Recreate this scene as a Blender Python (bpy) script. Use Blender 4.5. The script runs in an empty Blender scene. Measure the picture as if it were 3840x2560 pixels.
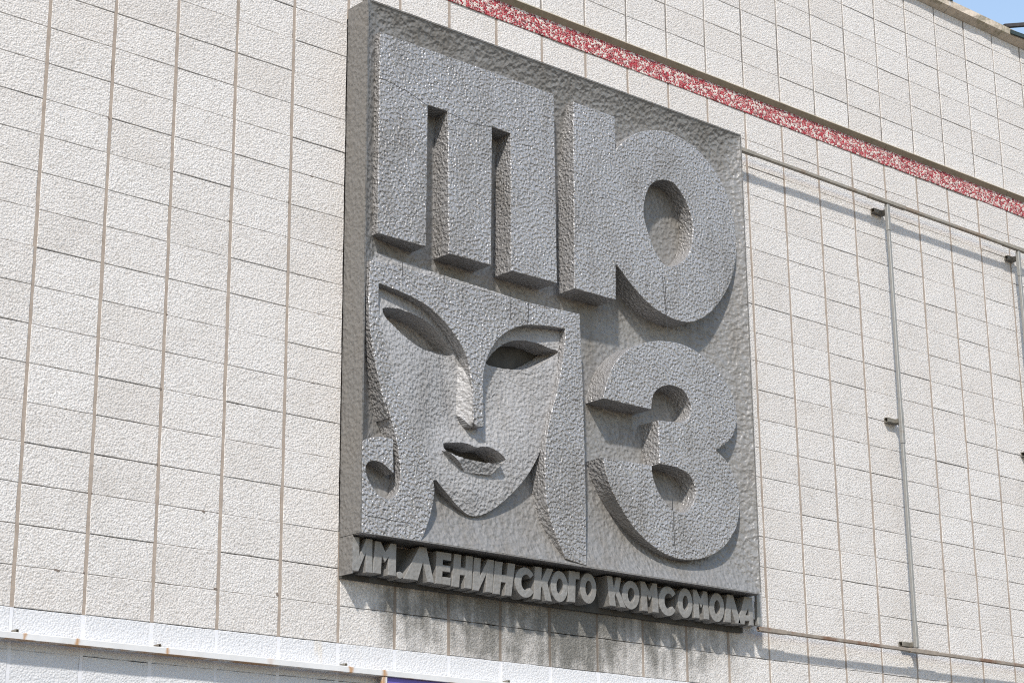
import bpy, bmesh, math, random
import numpy as np
from mathutils import Vector, Matrix

random.seed(7)
scene = bpy.context.scene
col = scene.collection

# ------------------------------------------------------------------ camera
CAM_ROWS = [[0.7549493, -0.1847007, -0.6292355], [-0.6557339, -0.2243782, -0.7208796], [-0.0080398, 0.9568386, -0.2905087]]
CAM_LOC = [-4.618, -9.0846, 1.6439]
CAM_LENS = 70.3048

cam_data = bpy.data.cameras.new("camera")
cam_data.sensor_width = 36.0
cam_data.lens = CAM_LENS
cam_data.clip_end = 2000.0
cam = bpy.data.objects.new("camera", cam_data)
col.objects.link(cam)
m4 = Matrix(CAM_ROWS).to_4x4()
m4.translation = Vector(CAM_LOC)
cam.matrix_world = m4
scene.camera = cam

# ------------------------------------------------------------------ sky, sun, exposure
TO_SUN = Vector((-1.09, -1.0, 1.5)).normalized()
world = bpy.data.worlds.new("World")
scene.world = world
world.use_nodes = True
wn = world.node_tree
sky = wn.nodes.new("ShaderNodeTexSky")
sky.sky_type = 'NISHITA'
sky.sun_disc = False
sky.sun_elevation = math.asin(TO_SUN.z)
sky.sun_rotation = math.atan2(TO_SUN.x, TO_SUN.y)
sky.altitude = 200
sky.air_density = 2.0
sky.dust_density = 0.4
sky.ozone_density = 3.5
bg = wn.nodes["Background"]
bg.inputs[1].default_value = 0.118
tint = wn.nodes.new("ShaderNodeMix")
tint.data_type = 'RGBA'; tint.blend_type = 'MULTIPLY'
tint.inputs[0].default_value = 1.0
tint.inputs[7].default_value = (1.06, 0.965, 0.99, 1.0)
wn.links.new(sky.outputs[0], tint.inputs[6])
wn.links.new(tint.outputs[2], bg.inputs[0])

sun_data = bpy.data.lights.new("sun", 'SUN')
sun_data.energy = 2.75
sun_data.angle = math.radians(2.4)
sun_data.color = (1.0, 0.95, 0.88)
sun = bpy.data.objects.new("sun", sun_data)
sun.rotation_euler = TO_SUN.to_track_quat('Z', 'Y').to_euler()
sun.location = (-20, -20, 30)
col.objects.link(sun)

scene.view_settings.view_transform = 'Standard'
scene.view_settings.look = 'None'
scene.view_settings.gamma = 1.0
scene.view_settings.use_curve_mapping = False
scene.view_settings.exposure = 0.77
scene.cycles.filter_width = 1.05
scene.cycles.use_denoising = False

Z0 = 3.5            # height of the lowest full tile course above the pavement
TRACE = {"O_out":[[4.069,3.24],[4.16,3.332],[4.265,3.412],[4.401,3.471],[4.569,3.505],[4.722,3.494],[4.875,3.447],[5.012,3.359],[5.117,3.245],[5.188,3.099],[5.219,2.943],[5.221,2.781],[5.184,2.623],[5.113,2.482],[5.004,2.346],[4.891,2.245],[4.75,2.174],[4.629,2.156],[4.496,2.17],[4.338,2.22],[4.196,2.31],[4.099,2.392],[4.046,2.434]],"O_in":[[4.5,3.134],[4.614,3.137],[4.702,3.073],[4.766,2.974],[4.792,2.866],[4.778,2.749],[4.744,2.662],[4.68,2.591],[4.587,2.537],[4.512,2.526],[4.426,2.59],[4.371,2.689],[4.33,2.791],[4.319,2.877],[4.345,2.985],[4.401,3.077]],"Z":[[[3.905,1.495],[3.93,1.58],[3.987,1.704],[4.074,1.811],[4.184,1.89],[4.31,1.945],[4.454,1.983],[4.631,1.997],[4.792,1.97],[4.938,1.908],[5.065,1.805],[5.135,1.698],[5.157,1.594],[5.135,1.496],[5.076,1.409],[4.938,1.312]],[[4.938,1.312],[5.034,1.256],[5.111,1.151],[5.146,1.04],[5.138,0.911],[5.09,0.79],[4.985,0.674],[4.851,0.595],[4.721,0.554],[4.594,0.537],[4.47,0.545],[4.334,0.583],[4.185,0.663],[4.069,0.769],[3.969,0.897],[3.913,1.01],[3.887,1.107]],[[3.887,1.107],[4.325,1.118]],[[4.325,1.118],[4.337,1.039],[4.38,0.955],[4.454,0.887],[4.562,0.846],[4.641,0.862],[4.7,0.921],[4.727,0.993],[4.714,1.059],[4.661,1.114],[4.559,1.139],[4.395,1.141]],[[4.395,1.141],[4.399,1.433]],[[4.399,1.433],[4.542,1.443]],[[4.542,1.443],[4.622,1.456],[4.688,1.504],[4.71,1.566],[4.694,1.622],[4.648,1.672],[4.585,1.69],[4.505,1.688],[4.424,1.656],[4.367,1.606],[4.344,1.539],[4.336,1.492]],[[4.336,1.492],[3.905,1.495]]],"mask":[[[2.042,2.014],[2.035,1.759],[2.048,1.581],[2.083,1.409],[2.134,1.231],[2.19,1.082],[2.164,1.176],[2.205,1.077],[2.238,0.984],[2.264,0.883],[2.277,0.787],[2.274,0.708],[2.258,0.654],[2.226,0.618],[2.195,0.605],[2.155,0.608],[2.108,0.627],[2.076,0.661],[2.044,0.707],[2.029,0.75],[2.034,0.78],[2.058,0.803],[2.097,0.813],[2.145,0.806],[2.193,0.781],[2.229,0.76]],[[2.229,0.76],[2.223,0.958]],[[2.223,0.958],[2.198,0.963],[2.127,0.96],[2.048,0.939],[1.999,0.913]],[[1.999,0.913],[2.005,0.384]],[[2.005,0.384],[2.43,0.39]],[[2.43,0.39],[2.462,0.448],[2.494,0.531],[2.518,0.619],[2.53,0.692],[2.524,0.744],[2.496,0.852],[2.434,0.975],[2.359,1.076],[2.301,1.166],[2.341,1.098],[2.286,1.222],[2.219,1.354],[2.163,1.514],[2.128,1.651],[2.111,1.72],[2.105,1.792],[2.109,1.882]],[[2.109,1.882],[2.246,1.867],[2.357,1.849],[2.47,1.817],[2.584,1.756],[2.675,1.686],[2.745,1.607],[2.785,1.54],[2.802,1.46],[2.819,1.361],[2.825,1.16]],[[2.825,1.16],[2.853,1.137]],[[2.853,1.137],[2.911,1.147]],[[2.911,1.147],[2.904,1.33],[2.907,1.469],[2.931,1.567],[2.949,1.608],[3.003,1.689],[3.063,1.753],[3.148,1.808],[3.246,1.851],[3.357,1.873],[3.47,1.886],[3.587,1.894]],[[3.587,1.894],[3.571,1.735],[3.517,1.502],[3.459,1.323],[3.416,1.164],[3.399,0.995],[3.4,0.816],[3.427,0.671],[3.484,0.546],[3.56,0.422]],[[3.56,0.422],[3.733,0.398]],[[3.733,0.398],[3.737,0.939],[3.729,1.539],[3.714,2.02]],[[3.714,2.02],[3.212,2.006],[2.815,2.016],[2.514,2.013],[2.255,2.019],[2.042,2.014]]],"eyeL":[[2.165,1.746],[2.249,1.769],[2.334,1.772],[2.426,1.764],[2.511,1.744],[2.583,1.714],[2.656,1.669],[2.707,1.629],[2.736,1.593],[2.725,1.576],[2.656,1.566],[2.548,1.56],[2.463,1.565],[2.385,1.584],[2.3,1.62],[2.23,1.664],[2.184,1.695]],"eyeR":[[3.0,1.578],[3.019,1.61],[3.068,1.669],[3.131,1.72],[3.194,1.752],[3.258,1.769],[3.334,1.779],[3.411,1.777],[3.488,1.761],[3.566,1.748],[3.493,1.689],[3.409,1.639],[3.312,1.596],[3.217,1.576],[3.105,1.57],[3.031,1.571]],"mouth":[[2.632,1.003],[2.666,1.016],[2.768,1.036],[2.828,1.037],[2.871,1.027],[2.901,1.025],[2.94,1.037],[3.002,1.04],[3.063,1.022],[3.107,0.994],[3.114,0.978],[3.08,0.953],[3.01,0.942],[2.914,0.938],[2.802,0.935],[2.717,0.945],[2.649,0.965]],"lip":[[2.616,0.961],[2.692,0.938],[2.777,0.929],[2.889,0.93],[2.984,0.933],[3.054,0.943],[3.088,0.969],[2.988,0.865],[2.785,0.852],[2.692,0.919]],"nose":[[2.82,1.453],[2.827,1.16],[2.853,1.135],[2.807,1.143],[2.761,1.212],[2.773,1.521],[2.809,1.495]],"chin":[[2.566,0.777],[2.572,0.766],[2.676,0.695],[2.766,0.636],[2.853,0.605],[2.95,0.625],[3.063,0.691],[3.178,0.787],[3.285,0.899],[3.355,0.999],[3.405,1.089],[3.426,1.145]],"cp":[[2.165,1.515,0.003],[2.221,1.355,0.003],[2.288,1.223,0.003],[2.344,1.099,0.003],[2.389,0.991,0.003],[2.38,1.47,0.025],[2.441,1.301,0.03],[2.576,1.423,0.06],[2.642,1.253,0.07],[2.758,1.511,0.1],[2.754,1.231,0.095],[2.574,1.103,0.055],[2.175,1.819,0.05],[2.349,1.812,0.06],[2.526,1.785,0.07],[2.672,1.705,0.08],[2.773,1.605,0.09],[2.842,1.524,0.09],[3.02,1.604,0.09],[3.042,1.419,0.09],[3.033,1.229,0.08],[3.179,1.536,0.08],[3.286,1.457,0.065],[3.397,1.569,0.05],[3.491,1.489,0.045],[3.557,1.694,0.045],[3.424,1.239,0.045],[3.214,1.254,0.055],[3.112,1.75,0.07],[3.295,1.805,0.07],[3.473,1.837,0.06],[3.59,1.838,0.05],[2.544,0.765,0.025],[2.7,0.659,0.05],[2.422,0.811,0.015],[2.475,0.946,0.02],[2.857,0.609,0.06],[3.068,0.692,0.06],[3.281,0.897,0.05],[3.407,1.125,0.045],[2.832,0.742,0.035],[2.901,0.842,0.05],[2.693,1.052,0.055],[3.11,1.08,0.05],[2.91,1.087,0.06],[3.152,0.922,0.045]]}

# ------------------------------------------------------------------ helpers
def tag(o, label=None, cat=None, group=None, kind=None):
    if label: o["label"] = label
    if cat: o["category"] = cat
    if group: o["group"] = group
    if kind: o["kind"] = kind
    return o

def empty(name, loc, label=None, cat=None, group=None):
    o = bpy.data.objects.new(name, None)
    o.location = loc
    o.empty_display_size = 0.2
    col.objects.link(o)
    return tag(o, label, cat, group)

def link(name, me, parent=None, mats=()):
    for m in mats: me.materials.append(m)
    o = bpy.data.objects.new(name, me)
    col.objects.link(o)
    if parent is not None:
        o.parent = parent
        w = Matrix.Identity(4)
        q = parent
        while q is not None:
            w = q.matrix_parent_inverse @ q.matrix_basis @ w if q.parent else q.matrix_basis @ w
            q = q.parent
        o.matrix_parent_inverse = w.inverted()   # mesh data stays in world metres
    return o

def mesh_from(name, verts, faces):
    me = bpy.data.meshes.new(name)
    me.from_pydata([tuple(map(float, v)) for v in verts], [], [tuple(f) for f in faces])
    me.update()
    return me

def box_mesh(name, lo, hi, bevel=0.0, seg=1):
    bm = bmesh.new()
    bmesh.ops.create_cube(bm, size=1.0)
    for v in bm.verts:
        v.co = Vector([lo[i] + (v.co[i] + 0.5) * (hi[i] - lo[i]) for i in range(3)])
    if bevel > 0:
        bmesh.ops.bevel(bm, geom=list(bm.edges), offset=bevel, segments=seg, profile=0.5, affect='EDGES')
    me = bpy.data.meshes.new(name)
    bm.to_mesh(me); bm.free()
    return me

def tube_mesh(name, a, b, w, t=0.004, h=None):
    """hollow square steel tube from a to b, open at both ends"""
    a = Vector(a); b = Vector(b); d = (b - a).normalized()
    up = Vector((0, 0, 1)) if abs(d.z) < 0.9 else Vector((0, -1, 0))
    s = d.cross(up).normalized(); u = s.cross(d).normalized()
    h = h or w
    c = 0.004
    def ring(q, ww, hh, cc):
        x, y = ww / 2, hh / 2
        pts = [(x - cc, y), (x, y - cc), (x, -y + cc), (x - cc, -y), (-x + cc, -y), (-x, -y + cc), (-x, y - cc), (-x + cc, y)]
        return [q + s * i + u * j for i, j in pts]
    V = ring(a, w, h, c) + ring(b, w, h, c) + ring(a, w - 2 * t, h - 2 * t, c / 2) + ring(b, w - 2 * t, h - 2 * t, c / 2)
    F = []
    for i in range(8):
        j = (i + 1) % 8
        F.append((i, j, 8 + j, 8 + i))
        F.append((16 + j, 16 + i, 24 + i, 24 + j))
        F.append((j, i, 16 + i, 16 + j))
        F.append((8 + i, 8 + j, 24 + j, 24 + i))
    me = mesh_from(name, V, F)
    bm = bmesh.new(); bm.from_mesh(me)
    bmesh.ops.recalc_face_normals(bm, faces=bm.faces)
    bm.to_mesh(me); bm.free()
    return me

def catmull(pts, n=6, closed=False):
    P = [np.array(p, float) for p in pts]
    if len(P) < 3: return [tuple(p) for p in P]
    out = []
    m = len(P)
    rng = range(m) if closed else range(m - 1)
    for i in rng:
        if closed: p0, p1, p2, p3 = P[i - 1], P[i], P[(i + 1) % m], P[(i + 2) % m]
        else: p0, p1, p2, p3 = P[max(i - 1, 0)], P[i], P[i + 1], P[min(i + 2, m - 1)]
        for k in range(n):
            t = k / n
            out.append(tuple(0.5 * ((2 * p1) + (-p0 + p2) * t + (2 * p0 - 5 * p1 + 4 * p2 - p3) * t * t + (-p0 + 3 * p1 - 3 * p2 + p3) * t ** 3)))
    if not closed: out.append(tuple(P[-1]))
    return out

def chain(segs, n=6):
    out = []
    for s in segs:
        c = catmull(s, n)
        out += c[:-1]
    return out

def prism(name, loops, d0, d1, bevel, parent, mats, tol=0.0):
    """outline loops in wall coordinates (x, z above the base course), standing from d0 to d1 metres out of the wall"""
    cu = bpy.data.curves.new(name, 'CURVE')
    cu.dimensions = '2D'; cu.fill_mode = 'BOTH'
    for lp in loops:
        sp = cu.splines.new('POLY')
        sp.points.add(len(lp) - 1)
        for i, (x, z) in enumerate(lp): sp.points[i].co = (x, z, 0, 1)
        sp.use_cyclic_u = True
    cu.extrude = (d1 - d0) / 2 - bevel
    cu.bevel_depth = bevel; cu.bevel_resolution = 1; cu.offset = -bevel
    tmp = bpy.data.objects.new("tmp", cu)
    col.objects.link(tmp)
    dg = bpy.context.evaluated_depsgraph_get()
    me = bpy.data.meshes.new_from_object(tmp.evaluated_get(dg))
    bpy.data.objects.remove(tmp); bpy.data.curves.remove(cu)
    mid = (d0 + d1) / 2
    for v in me.vertices:
        x, y, z = v.co
        v.co = (x, -(mid + z), y + Z0)
    bm = bmesh.new(); bm.from_mesh(me)
    bmesh.ops.remove_doubles(bm, verts=bm.verts, dist=0.0004)
    bmesh.ops.recalc_face_normals(bm, faces=bm.faces)
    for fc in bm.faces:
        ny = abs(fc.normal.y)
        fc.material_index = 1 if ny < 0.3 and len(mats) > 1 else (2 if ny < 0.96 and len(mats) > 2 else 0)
        fc.smooth = ny < 0.3
    bm.to_mesh(me); bm.free()
    me.materials.clear()
    me.set_sharp_from_angle(angle=math.radians(18))
    return link(name, me, parent, mats)

def dist_polyline(P, line, closed=False):
    L = np.array(line, float)
    if closed: L = np.vstack([L, L[:1]])
    best = np.full(len(P), 1e9); near = np.zeros_like(P)
    for a, b in zip(L[:-1], L[1:]):
        ab = b - a; l2 = max(float(ab @ ab), 1e-12)
        t = np.clip(((P - a) @ ab) / l2, 0, 1)
        q = a + t[:, None] * ab
        dd = np.hypot(*(P - q).T)
        m = dd < best
        best[m] = dd[m]; near[m] = q[m]
    return best, near

def inside(P, poly):
    L = np.array(poly, float); r = np.zeros(len(P), bool)
    j = len(L) - 1
    for i in range(len(L)):
        xi, yi = L[i]; xj, yj = L[j]
        if yi != yj:
            c = ((yi > P[:, 1]) != (yj > P[:, 1])) & (P[:, 0] < (xj - xi) * (P[:, 1] - yi) / (yj - yi) + xi)
            r ^= c
        j = i
    return r

# ------------------------------------------------------------------ materials
class NT:
    def __init__(self, name):
        self.m = bpy.data.materials.new(name); self.m.use_nodes = True
        self.t = self.m.node_tree; self.b = self.t.nodes["Principled BSDF"]
        g = self.t.nodes.new("ShaderNodeNewGeometry"); self.pos = g.outputs["Position"]; self.nor = g.outputs["Normal"]
    def n(self, kind, **kw):
        nd = self.t.nodes.new(kind)
        for k, v in kw.items(): setattr(nd, k, v)
        return nd
    def l(self, a, b): self.t.links.new(a, b)
    def put(self, sock, v):
        if hasattr(v, "is_output"): self.l(v, sock)
        else: sock.default_value = v
    def math(self, op, a, b=None, clamp=False):
        nd = self.n("ShaderNodeMath", operation=op, use_clamp=clamp)
        self.put(nd.inputs[0], a)
        if b is not None: self.put(nd.inputs[1], b)
        return nd.outputs[0]
    def vmul(self, v, s):
        nd = self.n("ShaderNodeVectorMath", operation='MULTIPLY')
        self.put(nd.inputs[0], v); nd.inputs[1].default_value = s
        return nd.outputs[0]
    def noise(self, scale, detail=4, rough=0.55, vec=None, dist=0.0):
        nd = self.n("ShaderNodeTexNoise"); self.l(vec or self.pos, nd.inputs["Vector"])
        nd.inputs["Scale"].default_value = scale; nd.inputs["Detail"].default_value = detail
        nd.inputs["Roughness"].default_value = rough; nd.inputs["Distortion"].default_value = dist
        return nd.outputs["Fac"]
    def voro(self, scale, feature='F1', smooth=0.5, vec=None, out="Distance", rnd=1.0):
        nd = self.n("ShaderNodeTexVoronoi", feature=feature); self.l(vec or self.pos, nd.inputs["Vector"])
        nd.inputs["Scale"].default_value = scale
        nd.inputs["Randomness"].default_value = rnd
        if feature == 'SMOOTH_F1': nd.inputs["Smoothness"].default_value = smooth
        return nd.outputs[out]
    def ramp(self, fac, stops, interp='LINEAR'):
        nd = self.n("ShaderNodeValToRGB"); self.l(fac, nd.inputs[0])
        nd.color_ramp.interpolation = interp
        e = nd.color_ramp.elements
        while len(e) < len(stops): e.new(0.5)
        for i, (p, c) in enumerate(stops):
            e[i].position = p; e[i].color = (c[0], c[1], c[2], 1) if hasattr(c, "__len__") else (c, c, c, 1)
        return nd.outputs[0]
    def mix(self, fac, a, b, mode='MIX'):
        nd = self.n("ShaderNodeMix", data_type='RGBA', blend_type=mode)
        self.put(nd.inputs[0], fac)
        for s, v in ((nd.inputs[6], a), (nd.inputs[7], b)):
            if hasattr(v, "is_output"): self.l(v, s)
            else: s.default_value = (v[0], v[1], v[2], 1)
        return nd.outputs[2]
    def step(self, v, lo, hi):
        nd = self.n("ShaderNodeMapRange", interpolation_type='SMOOTHSTEP')
        self.put(nd.inputs["Value"], v)
        nd.inputs["From Min"].default_value = lo; nd.inputs["From Max"].default_value = hi
        return nd.outputs[0]
    def xyz(self):
        nd = self.n("ShaderNodeSeparateXYZ"); self.l(self.pos, nd.inputs[0]); return nd.outputs
    def bump(self, h, strength, distance, prev=None):
        nd = self.n("ShaderNodeBump"); self.put(nd.inputs["Height"], h)
        nd.inputs["Strength"].default_value = strength; nd.inputs["Distance"].default_value = distance
        if prev is not None: self.l(prev, nd.inputs["Normal"])
        return nd.outputs[0]
    def done(self, color=None, rough=None, metal=None, normal=None, spec=None):
        if color is not None: self.put(self.b.inputs["Base Color"], color if hasattr(color, "is_output") else (*color, 1))
        if rough is not None: self.put(self.b.inputs["Roughness"], rough)
        if metal is not None: self.put(self.b.inputs["Metallic"], metal)
        if spec is not None: self.b.inputs["Specular IOR Level"].default_value = spec
        if normal is not None: self.l(normal, self.b.inputs["Normal"])
        return self.m

def run_off(t, x, z, fine):
    # run-off grime on the tiles under the sign
    streak = t.noise(5.5, 5, 0.6, t.vmul(t.pos, (1.0, 1.0, 0.14)))
    patch = t.noise(7.0, 6, 0.7)
    s = t.math('ADD', t.math('MULTIPLY', t.math('SUBTRACT', streak, 0.5), 2.0), t.math('MULTIPLY', t.math('SUBTRACT', patch, 0.5), 1.2))
    inx = t.math('MULTIPLY', t.step(x, 1.96, 2.35), t.math('SUBTRACT', 1.0, t.step(x, 5.1, 5.5)))
    mid = t.math('MULTIPLY', t.step(x, 2.3, 3.1), t.math('SUBTRACT', 1.0, t.step(x, 3.9, 4.9)))
    zz = t.math('SUBTRACT', z, Z0)
    fall = t.math('MULTIPLY', t.step(zz, -0.42, 0.12), t.math('SUBTRACT', 1.0, t.step(zz, 0.25, 0.45)))
    amt = t.math('ADD', t.math('ADD', s, t.math('MULTIPLY', fall, 0.55)), t.math('MULTIPLY', mid, 0.42))
    g = t.math('MULTIPLY', t.step(amt, 0.08, 0.98), t.math('MULTIPLY', inx, t.step(zz, -0.32, -0.19)))
    g = t.math('MULTIPLY', g, t.math('SUBTRACT', 1.0, t.step(zz, 0.25, 0.45)))
    grime = t.ramp(fine, [(0.3, (0.07, 0.067, 0.059)), (0.55, (0.135, 0.13, 0.115)), (0.68, (0.22, 0.213, 0.195)), (0.76, (0.45, 0.435, 0.405))])
    return g, grime

def tile_material(name, painted=False):
    t = NT(name)
    x, y, z = t.xyz()
    # one random value per tile, from its place in the course grid
    cx = t.math('FLOOR', t.math('DIVIDE', x, 0.4)); cz = t.math('FLOOR', t.math('DIVIDE', t.math('SUBTRACT', z, Z0), 0.21035))
    cv = t.n("ShaderNodeCombineXYZ"); t.l(cx, cv.inputs[0]); t.l(cz, cv.inputs[1])
    wn_ = t.n("ShaderNodeTexWhiteNoise"); t.l(cv.outputs[0], wn_.inputs["Vector"])
    rv = wn_.outputs["Value"]
    g1 = t.voro(88, 'SMOOTH_F1', 0.35)
    g2 = t.noise(140, 3, 0.6)
    g3 = t.noise(52, 3, 0.6)
    h = t.math('ADD', t.math('MULTIPLY', g1, -0.8), t.math('ADD', t.math('MULTIPLY', g2, 0.7), t.math('MULTIPLY', g3, 0.8)))
    nrm = t.bump(h, 0.5 if not painted else 0.42, 0.0095)
    big = t.noise(1.3, 5, 0.6)
    fine = t.noise(70, 4, 0.7)
    if painted:
        base = t.ramp(fine, [(0.3, (0.58, 0.58, 0.59)), (0.7, (0.67, 0.67, 0.675))])
        dirt = t.step(t.noise(5, 6, 0.7), 0.58, 0.8)
        base = t.mix(t.math('MULTIPLY', dirt, 0.35), base, (0.42, 0.41, 0.4))
        rust = t.step(t.noise(3.1, 4, 0.6, t.vmul(t.pos, (1, 1, 0.35))), 0.64, 0.74)
        base = t.mix(t.math('MULTIPLY', rust, 0.35), base, (0.6, 0.46, 0.26))
        return t.done(base, 0.75, 0.0, nrm, 0.3)
    cell = t.n("ShaderNodeSeparateColor"); t.l(t.voro(115, 'F1', out="Color"), cell.inputs[0])
    base = t.ramp(cell.outputs[0], [(0.0, (0.43, 0.41, 0.385)), (0.12, (0.55, 0.535, 0.51)), (0.45, (0.635, 0.62, 0.605)), (1.0, (0.73, 0.72, 0.70))])
    base = t.mix(0.35, base, t.ramp(fine, [(0.3, (0.5, 0.48, 0.455)), (0.7, (0.72, 0.71, 0.695))]))
    soil = t.math('MULTIPLY', t.math('MULTIPLY', t.step(t.noise(3.2, 7, 0.72), 0.44, 0.72), 0.32), t.math('SUBTRACT', 1.0, t.math('MULTIPLY', t.step(z, Z0 + 2.0, Z0 + 4.2), 0.75)))
    base = t.mix(soil, base, (0.44, 0.415, 0.38))
    tint = t.ramp(rv, [(0.0, (0.975, 0.95, 0.93)), (0.5, (1.02, 1.0, 0.985)), (1.0, (1.05, 1.035, 1.025))])
    base = t.mix(1.0, base, tint, 'MULTIPLY')
    warm = t.step(big, 0.45, 0.7)
    base = t.mix(t.math('MULTIPLY', warm, 0.22), base, (0.63, 0.58, 0.53))
    # darker pits between the stone chips
    pit = t.step(g1, 0.45, 0.8)
    base = t.mix(t.math('MULTIPLY', pit, 0.22), base, (0.33, 0.29, 0.25))
    spots = t.step(t.noise(9, 5, 0.75), 0.66, 0.8)
    base = t.mix(t.math('MULTIPLY', spots, 0.4), base, (0.34, 0.32, 0.29))
    g, grime = run_off(t, x, z, fine)
    base = t.mix(t.math('MULTIPLY', g, 0.9), base, grime)
    return t.done(base, 0.9, 0.0, nrm, 0.25)

def hammered(name, scale, base, dirt_amt, dist, metal=0.25, rough=0.42, warm=(0.17, 0.155, 0.135)):
    t = NT(name)
    warp = t.n("ShaderNodeTexNoise"); t.l(t.pos, warp.inputs["Vector"]); warp.inputs["Scale"].default_value = scale * 0.35
    av = t.n("ShaderNodeVectorMath", operation='MULTIPLY_ADD')
    t.l(warp.outputs["Color"], av.inputs[0]); av.inputs[1].default_value = (0.9 / scale,) * 3; t.l(t.pos, av.inputs[2])
    v1 = t.voro(scale, 'SMOOTH_F1', 0.55, av.outputs[0])
    v2 = t.voro(scale * 1.9, 'SMOOTH_F1', 0.6, av.outputs[0])
    h = t.math('ADD', v1, t.math('MULTIPLY', v2, 0.35))
    nrm = t.bump(h, 1.0, dist)
    big = t.noise(2.1, 6, 0.65)
    streak = t.noise(5.0, 5, 0.65, t.vmul(t.pos, (1.5, 1.5, 0.3)))
    fine = t.noise(60, 3, 0.6)
    c = t.ramp(fine, [(0.3, tuple(b * 0.86 for b in base)), (0.7, tuple(min(1, b * 1.12) for b in base))])
    a = t.math('MULTIPLY', t.step(t.math('ADD', t.math('MULTIPLY', big, 0.6), t.math('MULTIPLY', streak, 0.5)), 0.48, 0.76), dirt_amt)
    c = t.mix(a, c, warm)
    r = t.math('ADD', rough, t.math('MULTIPLY', a, 0.3))
    return t.done(c, r, metal, nrm, 0.5)

def plain(name, base, rough=0.7, metal=0.0, var=0.15, scale=20, bump=0.0, stain=None, stain_amt=0.5, stain_scale=4, stain_lo=0.55):
    t = NT(name)
    fine = t.noise(scale, 5, 0.65)
    c = t.ramp(fine, [(0.3, tuple(b * (1 - var) for b in base)), (0.7, tuple(min(1, b * (1 + var)) for b in base))])
    if stain:
        s = t.step(t.noise(stain_scale, 6, 0.7), stain_lo, stain_lo + 0.14)
        c = t.mix(t.math('MULTIPLY', s, stain_amt), c, stain)
    nrm = t.bump(t.noise(scale * 3, 4, 0.7), 0.6, bump) if bump > 0 else None
    return t.done(c, rough, metal, nrm)

M = {}
M['tile'] = tile_material('pebbledash_tile')
M['tile_white'] = tile_material('white_painted_tile', True)
def mortar_material():
    t = NT('tan_mortar'); x, y, z = t.xyz()
    fine = t.noise(14, 5, 0.65)
    c = t.ramp(fine, [(0.3, (0.29, 0.237, 0.195)), (0.7, (0.41, 0.345, 0.285))])
    c = t.mix(t.math('MULTIPLY', t.step(t.noise(9, 6, 0.7), 0.56, 0.7), 0.6), c, (0.2, 0.165, 0.13))
    g, grime = run_off(t, x, z, fine)
    c = t.mix(t.math('MULTIPLY', g, 0.85), c, (0.10, 0.082, 0.065))
    return t.done(c, 0.9, 0.0, t.bump(t.noise(42, 4, 0.7), 0.6, 0.003))
M['mortar'] = mortar_material()
M['mortar_white'] = plain('white_painted_mortar', (0.68, 0.68, 0.70), 0.8, var=0.06)
M['mortar_grey'] = plain('grey_cracked_mortar', (0.29, 0.262, 0.235), 0.9, var=0.35, scale=16, bump=0.003, stain=(0.12, 0.11, 0.1), stain_amt=0.7, stain_scale=3, stain_lo=0.45)
M['rail_old'] = plain('weathered_tan_steel', (0.29, 0.26, 0.215), 0.6, 0.2, var=0.15, scale=25, stain=(0.21, 0.13, 0.075), stain_amt=0.7, stain_scale=2.4, stain_lo=0.5)
M['backing'] = plain('dark_joint', (0.19, 0.155, 0.13), 0.95)
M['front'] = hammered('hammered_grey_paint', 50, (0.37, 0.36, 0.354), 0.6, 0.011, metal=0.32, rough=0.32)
M['field'] = hammered('hammered_grey_paint_coarse', 29, (0.24, 0.233, 0.224), 0.9, 0.0105, metal=0.12, rough=0.42)  # grimy grey, taken darker so the colour carries the hollow's shade
M['side'] = hammered('weathered_shaded_side', 34, (0.165, 0.157, 0.146), 0.7, 0.007, metal=0.06, rough=0.5)  # weathered tone, darkened further to paint shade on sides and undersides
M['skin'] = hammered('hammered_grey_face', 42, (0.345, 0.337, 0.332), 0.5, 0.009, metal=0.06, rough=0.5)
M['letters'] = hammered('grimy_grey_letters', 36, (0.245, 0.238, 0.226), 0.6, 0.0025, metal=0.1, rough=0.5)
M['letter_side'] = hammered('shaded_letter_side', 30, (0.15, 0.145, 0.135), 0.6, 0.005, metal=0.05, rough=0.6)  # darker copy of the side colour, paints shade between the raised letters
M['edge'] = plain('pale_silver_edge', (0.42, 0.425, 0.43), 0.35, 0.3, var=0.3, scale=35)  # paler silver tone on the bevel faces
M['dark'] = plain('recess_shade', (0.06, 0.058, 0.052), 0.8, var=0.3, scale=12)  # near-black colour standing in for shade in gaps and openings
M['crack'] = plain('crack_dark', (0.05, 0.05, 0.05), 0.9)
M['galv'] = plain('galvanised_steel', (0.29, 0.285, 0.268), 0.5, 0.25, var=0.12, scale=30, stain=(0.2, 0.15, 0.1), stain_amt=0.65, stain_scale=2.6, stain_lo=0.56)
M['rust'] = plain('rusty_steel', (0.30, 0.255, 0.21), 0.7, 0.2, var=0.2, scale=25, stain=(0.18, 0.085, 0.045), stain_amt=0.8, stain_scale=3.2, stain_lo=0.44)
M['bracket'] = plain('dirty_bracket_steel', (0.20, 0.185, 0.155), 0.7, 0.2, var=0.3, scale=20, stain=(0.12, 0.085, 0.06), stain_amt=0.6, stain_scale=7, stain_lo=0.5)
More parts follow.
